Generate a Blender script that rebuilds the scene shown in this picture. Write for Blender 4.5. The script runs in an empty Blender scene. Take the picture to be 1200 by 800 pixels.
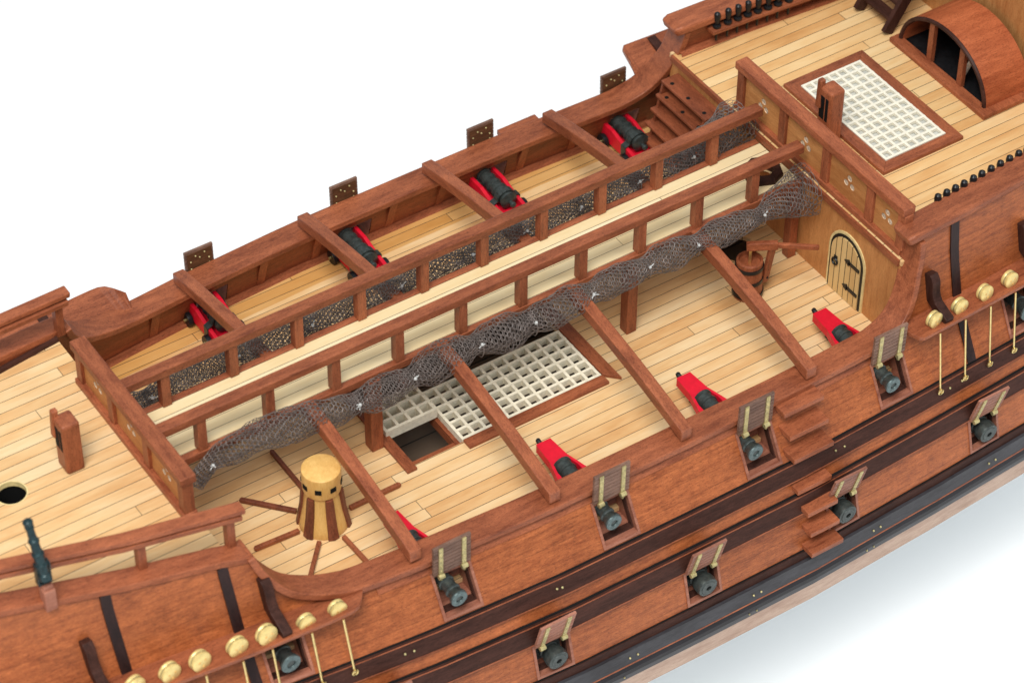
import bpy, math, random
from mathutils import Vector, Matrix
from mathutils.geometry import delaunay_2d_cdt
random.seed(7)
S = bpy.context.scene
COL = S.collection
V = Vector

# ---------------------------------------------------------------- mesh builder
class MB:
    def __init__(s): s.v = []; s.f = []; s.sm = []
    def add(s, vs, fs, smooth=False):
        o = len(s.v); s.v += [tuple(v) for v in vs]
        for f in fs: s.f.append([i+o for i in f]); s.sm.append(smooth)
        return s
    def hexa(s, p):   # 8 points: bottom ring 0-3, top ring 4-7
        return s.add(p, [(3,2,1,0),(4,5,6,7),(0,1,5,4),(1,2,6,5),(2,3,7,6),(3,0,4,7)])
    def box(s, x0, x1, y0, y1, z0, z1):
        return s.hexa([(x0,y0,z0),(x1,y0,z0),(x1,y1,z0),(x0,y1,z0),(x0,y0,z1),(x1,y0,z1),(x1,y1,z1),(x0,y1,z1)])
    def bar(s, a, b, w, h, up=(0,0,1)):
        a, b = V(a), V(b); d = (b-a).normalized(); r = d.cross(V(up)).normalized(); u = r.cross(d).normalized()
        r = r*w/2; u = u*h/2
        return s.hexa([a-r-u, a+r-u, b+r-u, b-r-u, a-r+u, a+r+u, b+r+u, b-r+u])
    def tube(s, pts, rad, n=8, caps=True, smooth=True):
        pts = [V(p) for p in pts]; m = len(pts)
        rad = rad if isinstance(rad, (list, tuple)) else [rad]*m
        ref = V((0,0,1)); vs = []
        d0 = (pts[1]-pts[0]).normalized()
        if abs(d0.dot(ref)) > .9: ref = V((1,0,0))
        for i, p in enumerate(pts):
            d = (pts[min(i+1,m-1)]-pts[max(i-1,0)]).normalized()
            r = d.cross(ref).normalized(); u = r.cross(d).normalized()
            for k in range(n):
                a = 2*math.pi*k/n; vs.append(p+(r*math.cos(a)+u*math.sin(a))*rad[i])
        fs = [(i*n+k, i*n+(k+1)%n, (i+1)*n+(k+1)%n, (i+1)*n+k) for i in range(m-1) for k in range(n)]
        s.add(vs, fs, smooth)
        if caps:
            s.add(vs[:n][::-1], [tuple(range(n))]); s.add(vs[-n:], [tuple(range(n))])
        return s
    def lathe(s, prof, org=(0,0,0), axis=(0,0,1), n=20, smooth=True, caps=True):   # prof [(r,h)]
        ax = V(axis).normalized(); ref = V((0,0,1)) if abs(ax.z) < .9 else V((1,0,0))
        r = ax.cross(ref).normalized(); u = ax.cross(r).normalized(); o = V(org); vs = []
        for (R, h) in prof:
            for k in range(n):
                a = 2*math.pi*k/n; vs.append(o+ax*h+(r*math.cos(a)+u*math.sin(a))*R)
        m = len(prof)
        s.add(vs, [(i*n+k, i*n+(k+1)%n, (i+1)*n+(k+1)%n, (i+1)*n+k) for i in range(m-1) for k in range(n)], smooth)
        if caps:
            s.add(vs[:n][::-1], [tuple(range(n))]); s.add(vs[-n:], [tuple(range(n))])
        return s
    def prism(s, poly, vec):
        n = len(poly); a = [V(p) for p in poly]; b = [p+V(vec) for p in a]
        return s.add(a+b, [tuple(range(n))[::-1], tuple(range(n, 2*n))]+[(i,(i+1)%n,n+(i+1)%n,n+i) for i in range(n)])
    def sphere(s, c, r, n=10):
        c = V(c); m = n//2
        return s.lathe([(max(r*math.sin(math.pi*i/m), r*.02), -r*math.cos(math.pi*i/m)) for i in range(m+1)], c, n=n)

def obj(name, mb, mat, parent=None, bevel=0, label=None, smooth_angle=None):
    w = V((0,0,0)); p = parent
    while p is not None: w += p.location; p = p.parent
    me = bpy.data.meshes.new(name)
    me.from_pydata([(a-w.x, b-w.y, c-w.z) for a, b, c in mb.v], [], mb.f)
    me.polygons.foreach_set('use_smooth', mb.sm); me.update()
    if any(mb.sm) and len(mb.f) < 4000: me.set_sharp_from_angle(angle=math.radians(38))
    o = bpy.data.objects.new(name, me); COL.objects.link(o)
    me.materials.append(mat)
    if bevel:
        b = o.modifiers.new('bevel', 'BEVEL'); b.width = bevel; b.segments = 2; b.limit_method = 'ANGLE'; b.angle_limit = math.radians(40)
    if parent is not None: o.parent = parent
    if label: o['label'] = label
    return o
def thing(name, label, cat, loc=(0,0,0), group=None):
    o = bpy.data.objects.new(name, None); COL.objects.link(o); o.location = loc; o.empty_display_size = .3
    o['label'] = label; o['category'] = cat
    if group: o['group'] = group
    return o
def tag(o, label, cat, group=None):
    o['label'] = label; o['category'] = cat
    if group: o['group'] = group
    return o
def dup(o, loc, label=None, parent=None):
    c = o.copy(); COL.objects.link(c)
    if parent is not None: c.parent = parent
    else: c.location = loc
    if label: c['label'] = label
    for ch in list(o.children): dup(ch, None, None, c)
    return c
def ev(s_, xs, ys):
    if s_ <= xs[0]: return ys[0]
    for i in range(len(xs)-1):
        if s_ <= xs[i+1]:
            t = (s_-xs[i])/(xs[i+1]-xs[i]); return ys[i]*(1-t)+ys[i+1]*t
    return ys[-1]
def catmull(P, n=6):
    P = [V(p) for p in P]; out = []
    for i in range(len(P)-1):
        a, b, c, d = P[max(i-1,0)], P[i], P[i+1], P[min(i+2,len(P)-1)]
        for k in range(n):
            t = k/n
            out.append(.5*((2*b)+(c-a)*t+(2*a-5*b+4*c-d)*t*t+(3*b-a-3*c+d)*t**3))
    out.append(P[-1]); return out

# ---------------------------------------------------------------- materials
def nt(name, rough=.5, metal=0, coat=0):
    m = bpy.data.materials.new(name); m.use_nodes = True; t = m.node_tree
    b = t.nodes['Principled BSDF']; b.inputs['Roughness'].default_value = rough; b.inputs['Metallic'].default_value = metal
    b.inputs['Specular IOR Level'].default_value = .5 if metal or coat > .26 else .26
    b.inputs['Coat Weight'].default_value = coat*.5; b.inputs['Coat Roughness'].default_value = .3
    return m, t, b
def nd(t, typ, **kw):
    n = t.nodes.new(typ)
    for k, v in kw.items(): setattr(n, k, v)
    return n
def ramp(t, fac, cols):
    r = nd(t, 'ShaderNodeValToRGB'); e = r.color_ramp.elements
    e[0].position, e[0].color = cols[0][0], (*cols[0][1], 1); e[1].position, e[1].color = cols[-1][0], (*cols[-1][1], 1)
    for p, c in cols[1:-1]:
        x = e.new(p); x.color = (*c, 1)
    t.links.new(fac, r.inputs[0]); return r.outputs[0]
def noise(t, vec, scale, detail=4, rough=.6):
    n = nd(t, 'ShaderNodeTexNoise'); n.inputs['Scale'].default_value = scale; n.inputs['Detail'].default_value = detail; n.inputs['Roughness'].default_value = rough
    t.links.new(vec, n.inputs['Vector']); return n.outputs['Fac']
def mapping(t, vec, sc, loc=(0,0,0)):
    m = nd(t, 'ShaderNodeMapping'); m.inputs['Scale'].default_value = sc; m.inputs['Location'].default_value = loc
    t.links.new(vec, m.inputs['Vector']); return m.outputs[0]
def math_(t, op, a, b=None, c=None):
    m = nd(t, 'ShaderNodeMath', operation=op)
    for i, x in enumerate((a, b, c)):
        if x is None: continue
        if isinstance(x, (int, float)): m.inputs[i].default_value = x
        else: t.links.new(x, m.inputs[i])
    return m.outputs[0]
def mix(t, fac, a, b, mode='MIX'):
    m = nd(t, 'ShaderNodeMix', data_type='RGBA', blend_type=mode)
    for i, x in ((0, fac), (6, a), (7, b)):
        if isinstance(x, (int, float)): m.inputs[i].default_value = x
        elif isinstance(x, tuple): m.inputs[i].default_value = (*x, 1)
        else: t.links.new(x, m.inputs[i])
    return m.outputs[2]
def objc(t): return nd(t, 'ShaderNodeTexCoord').outputs['Object']
def wood(name, dark, light, axis='x', rough=.45, coat=.15, grain=1.0, pore=.5, seam=0, fig=0):
    m, t, b = nt(name, rough, 0, coat); c = objc(t)
    k = {'x': (.16,1,1), 'y': (1,.16,1), 'z': (1,1,.16)}[axis]
    rnd = nd(t, 'ShaderNodeObjectInfo').outputs['Random']
    off = nd(t, 'ShaderNodeVectorMath', operation='ADD'); t.links.new(c, off.inputs[0])
    cmb = nd(t, 'ShaderNodeCombineXYZ')
    for i in range(3): t.links.new(math_(t, 'MULTIPLY', rnd, 37.0+11*i), cmb.inputs[i])
    t.links.new(cmb.outputs[0], off.inputs[1]); c2 = off.outputs[0]
    n1 = noise(t, mapping(t, c2, tuple(x*3.0*grain for x in k)), 1, 6, .65)
    n2 = noise(t, mapping(t, c2, tuple(x*16*grain for x in k)), 1, 3, .7)
    n3 = noise(t, c2, .35, 2, .5)
    f = math_(t, 'ADD', math_(t, 'MULTIPLY', n1, .5), math_(t, 'ADD', math_(t, 'MULTIPLY', n2, .3), math_(t, 'MULTIPLY', n3, .2)))
    col = ramp(t, f, [(.36, dark), (.62, light)])
    pr = math_(t, 'LESS_THAN', noise(t, mapping(t, c2, tuple((x*1.6 if x < 1 else x)*34 for x in k)), 1, 2, .6), .40)
    col = mix(t, math_(t, 'MULTIPLY', pr, pore), col, tuple(x*.35 for x in dark))
    hs = nd(t, 'ShaderNodeHueSaturation'); t.links.new(col, hs.inputs['Color'])
    t.links.new(math_(t, 'ADD', math_(t, 'MULTIPLY', rnd, .24), .88), hs.inputs['Value']); col = hs.outputs[0]
    hgt = n2
    if fig:
        fg = noise(t, mapping(t, c2, (4.2,1.2,1.6)), 1, 3, .55)
        hf = nd(t, 'ShaderNodeHueSaturation'); t.links.new(col, hf.inputs['Color']); t.links.new(math_(t, 'ADD', math_(t, 'MULTIPLY', fg, .45), .78), hf.inputs['Value']); col = hf.outputs[0]
    if seam:
        sp = nd(t, 'ShaderNodeSeparateXYZ'); t.links.new(c, sp.inputs[0])
        q = math_(t, 'DIVIDE', sp.outputs[2], seam)
        wob = math_(t, 'MULTIPLY', math_(t, 'FLOOR', q), 7.13)
        row = nd(t, 'ShaderNodeTexWhiteNoise', noise_dimensions='2D'); cb = nd(t, 'ShaderNodeCombineXYZ')
        jx = math_(t, 'FLOOR', math_(t, 'ADD', math_(t, 'DIVIDE', sp.outputs[0], 9.0), math_(t, 'FRACT', math_(t, 'MULTIPLY', wob, .37))))
        t.links.new(math_(t, 'FLOOR', q), cb.inputs[0]); t.links.new(jx, cb.inputs[1]); t.links.new(cb.outputs[0], row.inputs['Vector'])
        col = mix(t, .55, col, mix(t, row.outputs['Value'], tuple(x*.6 for x in dark), tuple(x*1.15 for x in light)), 'MIX') if False else col
        h2 = nd(t, 'ShaderNodeHueSaturation'); t.links.new(col, h2.inputs['Color'])
        t.links.new(math_(t, 'ADD', math_(t, 'MULTIPLY', row.outputs['Value'], .16), .92), h2.inputs['Value']); col = h2.outputs[0]
        ln = math_(t, 'LESS_THAN', math_(t, 'FRACT', q), .05)
        col = mix(t, math_(t, 'MULTIPLY', ln, .28), col, tuple(x*.3 for x in dark))
    t.links.new(col, b.inputs['Base Color'])
    bp = nd(t, 'ShaderNodeBump'); bp.inputs['Strength'].default_value = .25; bp.inputs['Distance'].default_value = .03
    t.links.new(hgt, bp.inputs['Height']); t.links.new(bp.outputs[0], b.inputs['Normal'])
    t.links.new(math_(t, 'ADD', math_(t, 'MULTIPLY', n1, .25), rough-.1), b.inputs['Roughness'])
    return m
def planks(name, cols, width, length, line, lw=.055, along='x', across='y', rough=.55, off=0.0):
    m, t, b = nt(name, rough, 0, .08); c = objc(t)
    sp = nd(t, 'ShaderNodeSeparateXYZ'); t.links.new(c, sp.inputs[0])
    ix = {'x':0,'y':1,'z':2}; u = sp.outputs[ix[along]]; w = sp.outputs[ix[across]]
    q = math_(t, 'DIVIDE', math_(t, 'ADD', w, off), width); row = math_(t, 'FLOOR', q)
    rn = nd(t, 'ShaderNodeTexWhiteNoise', noise_dimensions='1D'); t.links.new(row, rn.inputs['W'])
    p = math_(t, 'ADD', math_(t, 'DIVIDE', u, length), math_(t, 'MULTIPLY', rn.outputs['Value'], 5.0)); bx = math_(t, 'FLOOR', p)
    cb = nd(t, 'ShaderNodeCombineXYZ'); t.links.new(row, cb.inputs[0]); t.links.new(bx, cb.inputs[1])
    bn = nd(t, 'ShaderNodeTexWhiteNoise', noise_dimensions='2D'); t.links.new(cb.outputs[0], bn.inputs['Vector'])
    ad = nd(t, 'ShaderNodeVectorMath', operation='ADD'); t.links.new(c, ad.inputs[0])
    sc = nd(t, 'ShaderNodeVectorMath', operation='SCALE'); t.links.new(bn.outputs['Color'], sc.inputs[0]); sc.inputs['Scale'].default_value = 40
    t.links.new(sc.outputs[0], ad.inputs[1])
    k = [5.0,5.0,5.0]; k[ix[along]] = .45
    g = noise(t, mapping(t, ad.outputs[0], tuple(k)), 1.0, 6, .7)
    k = [.9,.9,.9]; k[ix[along]] = .35
    g2 = noise(t, mapping(t, ad.outputs[0], tuple(k)), 1.0, 3, .55)
    f = math_(t, 'ADD', math_(t, 'MULTIPLY', bn.outputs['Value'], .32), math_(t, 'ADD', math_(t, 'MULTIPLY', g, .42), math_(t, 'MULTIPLY', g2, .48)))
    col = ramp(t, f, cols)
    e1 = math_(t, 'LESS_THAN', math_(t, 'FRACT', q), lw)
    e2 = math_(t, 'LESS_THAN', math_(t, 'FRACT', p), .03/length)
    e = math_(t, 'MAXIMUM', e1, e2)
    # the caulking is uneven: it thins out and darkens along the seam
    wn = noise(t, mapping(t, c, (.7,.7,.7)), 1, 3, .6)
    ef = math_(t, 'MULTIPLY', e, math_(t, 'ADD', math_(t, 'MULTIPLY', wn, .7), .55))
    col = mix(t, math_(t, 'MINIMUM', ef, 1.0), col, line)
    t.links.new(col, b.inputs['Base Color'])
    bp = nd(t, 'ShaderNodeBump'); bp.inputs['Strength'].default_value = .3; bp.inputs['Distance'].default_value = .03
    t.links.new(math_(t, 'SUBTRACT', math_(t, 'MULTIPLY', g, .3), math_(t, 'MULTIPLY', e, .8)), bp.inputs['Height']); t.links.new(bp.outputs[0], b.inputs['Normal'])
    return m
def plain(name, col, rough=.5, metal=0, var=.15, scale=3, coat=0, bump=.15):
    m, t, b = nt(name, rough, metal, coat); c = objc(t)
    n = noise(t, c, scale, 5, .6)
    col = ramp(t, n, [(.3, tuple(x*(1-var) for x in col)), (.7, tuple(min(1, x*(1+var)) for x in col))])
    t.links.new(col, b.inputs['Base Color'])
    if bump:
        bp = nd(t, 'ShaderNodeBump'); bp.inputs['Strength'].default_value = bump; bp.inputs['Distance'].default_value = .03
        t.links.new(noise(t, c, scale*6, 3), bp.inputs['Height']); t.links.new(bp.outputs[0], b.inputs['Normal'])
    return m

RD, RL = (.150,.036,.015), (.400,.120,.050)
M = {}
for a in 'xyz':
    M['red_'+a] = wood('red_brown_wood_'+a, RD, RL, a)
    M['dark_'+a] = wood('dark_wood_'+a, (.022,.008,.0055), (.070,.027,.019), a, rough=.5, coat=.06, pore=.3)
    M['veneer_'+a] = wood('veneer_'+a, (.38,.140,.040), (.60,.275,.095), a, pore=.25, rough=.5)
M['hull'] = wood('hull_planking_wood', (.165,.036,.010), (.430,.124,.038), 'x', rough=.42, coat=.25, seam=.62, grain=2.2, pore=.45, fig=1)
M['inner'] = wood('inner_bulwark_wood', (.120,.030,.012), (.310,.085,.034), 'x', seam=.62)
M['stair'] = wood('shaded_stair_wood', (.13,.032,.014), (.34,.095,.040), 'y')  # red-brown wood darkened, shade on the far steps is in the colour
M['whelp'] = wood('whelp_wood', (.090,.022,.012), (.24,.070,.034), 'z')
M['hood'] = wood('hood_wood', (.230,.050,.018), (.470,.130,.050), 'x', rough=.4)
DC = [(.28,(.50,.235,.080)), (.45,(.64,.355,.145)), (.62,(.73,.465,.22)), (.85,(.79,.58,.33))]
M['deck'] = planks('deck_planks', DC, .575, 23.0, (.085,.055,.03))
M['deck_fore'] = planks('forecastle_planks', DC, .575, 30.0, (.085,.055,.03), off=.2)
M['deck_aft'] = planks('quarterdeck_planks', [(p, (c[0]*.98, c[1]*.95, c[2]*.88)) for p, c in DC], .575, 22.0, (.085,.055,.03), off=.31)
M['gang'] = planks('gangway_planks', [(.3,(.70,.49,.235)), (.6,(.78,.61,.35)), (.85,(.82,.69,.45))], .56, 40.0, (.16,.11,.07), off=.28)
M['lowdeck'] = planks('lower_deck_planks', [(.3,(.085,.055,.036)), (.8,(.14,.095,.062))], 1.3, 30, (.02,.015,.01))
M['cream'] = plain('grating_boxwood', (.78,.71,.55), .55, var=.14, scale=5)
M['pale'] = plain('grating_pale', (.80,.75,.62), .55, var=.08, scale=5)
M['palebase'] = plain('board_beneath_grating', (.50,.50,.46), .6, var=.22, scale=2.2)
M['box'] = plain('boxwood_yellow', (.74,.58,.27), .42, var=.18, scale=4, coat=.3)
M['capwood'] = wood('capstan_wood', (.60,.31,.07), (.80,.50,.17), 'z', rough=.38, coat=.3, pore=.1)
M['gilt'] = plain('gilt_deadeye', (.76,.57,.22), .36, .30, var=.16, scale=5, coat=.2)
M['inlay'] = plain('inlay_wood', (.58,.45,.33), .6, var=.5, scale=9)
M['brass'] = plain('brass', (.78,.60,.26), .32, .9, var=.15, scale=8)
M['strap'] = plain('brass_strap', (.50,.42,.20), .45, .6, var=.3, scale=6)
M['iron'] = plain('gun_iron', (.052,.062,.058), .40, .45, var=.4, scale=6)
M['gun_green'] = plain('swivel_iron', (.012,.034,.038), .34, .4, var=.4, scale=6)
M['muzzle'] = plain('worn_muzzle_iron', (.10,.135,.135), .4, .6, var=.35, scale=7)
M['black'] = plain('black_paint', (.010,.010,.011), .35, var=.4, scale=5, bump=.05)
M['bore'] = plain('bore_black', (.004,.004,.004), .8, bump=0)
M['redp'] = plain('red_paint', (.64,.008,.026), .42, var=.10, scale=3, coat=.1, bump=.1)
M['white'] = plain('white_hull_paint', (.80,.83,.84), .5, var=.02, scale=1, bump=.05)
M['greyw'] = wood('grey_stained_plank', (.016,.014,.016), (.052,.050,.056), 'x', rough=.38, coat=.2, pore=.15)
M['pinkw'] = wood('pale_pink_plank', (.38,.23,.165), (.62,.44,.34), 'x', rough=.6, pore=.12)
M['blackw'] = wood('black_stained_wale', (.006,.005,.006), (.020,.016,.020), 'x', rough=.4, coat=.2, pore=.2)
M['ebony'] = wood('very_dark_wood', (.010,.004,.004), (.035,.014,.012), 'z', rough=.45, coat=.1, pore=.2)
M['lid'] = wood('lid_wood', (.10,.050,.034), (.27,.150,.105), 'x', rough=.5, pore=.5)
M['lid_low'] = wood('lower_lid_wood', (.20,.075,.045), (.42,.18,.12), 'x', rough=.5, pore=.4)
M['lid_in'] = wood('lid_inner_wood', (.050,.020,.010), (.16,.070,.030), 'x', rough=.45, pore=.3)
M['frame'] = wood('port_frame_wood', (.20,.060,.034), (.43,.175,.11), 'x', rough=.45, pore=.3)
M['net'] = plain('net_cord', (.150,.122,.110), .36, var=.55, scale=2.5, bump=0)
M['thread'] = plain('pale_thread', (.52,.52,.50), .8, var=.2, scale=9)
M['paper'] = plain('white_sweep_paper', (.93,.93,.93), .9, var=.005, scale=.1, bump=0)
M['paper'].node_tree.nodes['Principled BSDF'].inputs['Specular IOR Level'].default_value = 0

M['blackw'].node_tree.nodes['Principled BSDF'].inputs['Specular IOR Level'].default_value = .1
for a in 'xyz': M['dark_'+a].node_tree.nodes['Principled BSDF'].inputs['Specular IOR Level'].default_value = .12
# ---------------------------------------------------------------- hull shape
PZ = [-18,-17,-15,-13,-11,-9,-8,-6,-4,-2,-.15,1.6,2.0,4.5,6.3,7.0,9.0]
PY = [.4,.8,1.8,3.4,6.2,10.2,13.1,13.25,12.85,12.2,11.35,10.3,10.02,9.30,9.05,8.9,8.5]
def wlow(x): return ev(x, [-30,-16,-7,-3,0,6,12,18,25,34,44], [.62,.80,.90,.94,.965,.995,1,1,.975,.93,.87])
def whigh(x): return ev(x, [-30,-20,-16,-11,-6.3,0,6,25,29,34,44], [.45,.64,.715,.795,.862,.95,1,.985,.965,.925,.85])
def Y(x, z):
    t = min(1, max(0, (z-1.5)/3.5)); return ev(z, PZ, PY)*(wlow(x)*(1-t)+whigh(x)*t)
def yin(x, z): return Y(x, z)-ev(z, [0,1.9,4.6,7], [1.42,.72,.84,.92])
TX = [-30,-20,-16,-11,-6.45,-6.35,-6.05,-5.75,-5.1,-4.1,-3,-2,22.6,23.4,24.2,24.8,25.3,25.6,25.8,25.9,44]
TZ = [7.6,6.75,6.15,5.32,4.76,4.5,3.9,3.4,2.85,2.4,2.12,2.0,2.0,2.08,2.35,2.85,3.6,4.3,5.1,6.15,6.5]
def T(x): return ev(x, TX, TZ)
UP = [(1.40,.82), (8.95,.82), (16.25,.82), (23.5,.82), (-6.1,.82), (31.0,.82)]   # upper ports: centre x, half width
LO = [(4.80,.80), (12.28,.80), (19.75,.78), (27.95,.78), (-2.7,.8)]
UZ, LZ = (-.28, 1.36), (-4.46, -2.98)
edges = sorted({round(c+s*h, 4) for c, h in UP+LO for s in (-1, 1)})
XS = sorted(set([round(-22+.75*i, 3) for i in range(86)]) | set(edges) | {-6.45,-6.35,-6.05,-5.75,-5.1,-4.1,23.4,24.2,24.8,25.3,25.6,25.8,25.9})
XS = [x for i, x in enumerate(XS) if x in edges or all(abs(x-e) > .09 for e in edges)]
def inport(x, z):
    return any(abs(x-c) < h and UZ[0] < z < UZ[1] for c, h in UP) or any(abs(x-c) < h and LZ[0] < z < LZ[1] for c, h in LO)
def skin(fun, zs, top, s, flip=False, nt_=6):
    mb = MB(); rows = []
    for x in XS:
        r = [(x, s*fun(x, z), z) for z in zs]
        if top: r += [(x, s*fun(x, z), z) for z in [zs[-1]+(T(x)-.06-zs[-1])*k/nt_ for k in range(1, nt_+1)]]
        rows.append(r)
    n = len(rows[0]); mb.v = [p for r in rows for p in r]
    for i in range(len(rows)-1):
        for k in range(n-1):
            cx = (rows[i][k][0]+rows[i+1][k][0])/2; cz = (rows[i][k][2]+rows[i][k+1][2])/2
            if inport(cx, cz): continue
            q = [i*n+k, (i+1)*n+k, (i+1)*n+k+1, i*n+k+1]
            if (s > 0) != flip: q = q[::-1]
            mb.f.append(q); mb.sm.append(True)
    return mb
def strip(x0, x1, z0, z1, off, s, zo=0, step=1.0):
    mb = MB(); n = max(1, int((x1-x0)/step)); vs = []
    zz = [z0, z0+(z1-z0)*.5, z1]
    for i in range(n+1):
        x = x0+(x1-x0)*i/n
        vs += [(x, s*(Y(x, z0)-.1), z0-zo)]+[(x, s*(Y(x, z)+off), z) for z in zz]+[(x, s*(Y(x, z1)-.1), z1+zo)]
    fs = []
    for i in range(n):
        for k in range(4):
            q = (i*5+k, (i+1)*5+k, (i+1)*5+k+1, i*5+k+1)
            fs.append(q if s < 0 else q[::-1])
    fs += [(4,3,2,1,0), tuple(n*5+k for k in range(5))]
    return mb.add(vs, fs)

SHIP = thing('model_ship', 'large model sailing ship in red-brown wood with pale plank decks', 'model ship', (9, 0, -18))

for s in (-1, 1):
    zs = [-5.0,-4.46,-3.7,-2.98,-2.3,-1.6,-.9,-.28,.5,1.36,1.6]
    obj('hull_planking', skin(Y, zs, True, s), M['hull'], SHIP)
    obj('hull_bottom', skin(Y, [-18,-17.5,-17,-16,-15,-14,-13,-12,-11,-10,-9,-8.5,-8,-7.5], False, s), M['white'], SHIP, label='white lower hull below the wales')
    obj('inner_bulwark', skin(yin, [-.28,.5,1.36,1.6], True, s, True), M['inner'], SHIP)
    for z0, z1, off, mat, lb in [(-1.28,-.50,.16,'dark_x','upper dark brown wale under the gunports'),
                                 (-2.80,-1.92,.16,'dark_x','second dark brown wale'),
                                 (-5.05,-4.66,.10,'dark_x','thin dark band above the grey stained wale'),
                                 (-5.72,-5.06,.24,'greyw','grey stained wale with small pins'),
                                 (-6.36,-5.79,.22,'blackw','black lowest wale'),
                                 (-6.85,-6.37,.10,'greyw','grey plank below the black wale'),
                                 (-7.98,-6.86,.06,'pinkw','pale pink plank at the foot of the side')]:
        obj('wale', strip(-22, 41, z0, z1, off, s), M[mat], SHIP, label=lb)
    for z, o_ in ((-.545, .166), (-1.965, .166), (-2.77, .166), (-1.25, .166)):
        obj('moulding', strip(-22, 41, z-.018, z+.018, o_+.012, s), M['red_x'], SHIP)
    obj('moulding', strip(-22, 41, -5.785, -5.73, .25, s), M['red_x'], SHIP)
    for z, o_ in ((-.485, .075), (-1.905, .075), (-4.645, .06)):
        obj('wale_shadow_line', strip(-22, 41, z-.03, z+.02, o_, s), M['bore'], SHIP)  # thin black strips painting the shadow line above each wale
    obj('hull_backing', strip(-22, 41, -7.9, -5.0, -.02, s), M['blackw'], SHIP)

# swept cap rails: path (x,z), section from y0(x,z) to y1(x,z)
def caprail(path, y0, y1, th, s):
    P = [V((a, 0, b)) for a, b in path]; mb = MB(); vs = []
    for i, p in enumerate(P):
        d = (P[min(i+1, len(P)-1)]-P[max(i-1, 0)]).normalized(); n = V((-d.z, 0, d.x))*th/2
        for q, yy in ((p-n, y0), (p-n, y1), (p+n, y1), (p+n, y0)):
            vs.append((q.x, s*yy(p.x, p.z), q.z))
    fs = []; m = len(P)
    for i in range(m-1):
        for k in range(4):
            q = (i*4+k, i*4+(k+1)%4, (i+1)*4+(k+1)%4, (i+1)*4+k); fs.append(q if s > 0 else q[::-1])
    e0, e1 = (0,3,2,1), tuple((m-1)*4+k for k in range(4))
    fs += [e0 if s > 0 else e0[::-1], e1 if s > 0 else e1[::-1]]
    return mb.add(vs, fs)
waist = [(-6.42,4.85),(-6.2,4.2),(-5.85,3.6),(-5.2,2.92),(-4.2,2.45),(-3.1,2.17),(-2,2.08),(2,2.08),(10,2.08),(18,2.08),(22.4,2.08),(23.4,2.16),(24.25,2.45),(24.85,2.95),(25.32,3.7),(25.62,4.5),(25.82,5.3),(25.9,6.0)]
wp = [(p.x, p.z) for p in catmull([(a, 0, b) for a, b in waist], 5)]
def oh(z): return ev(z, [2.2,4,6], [.42,.30,.22])
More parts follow.
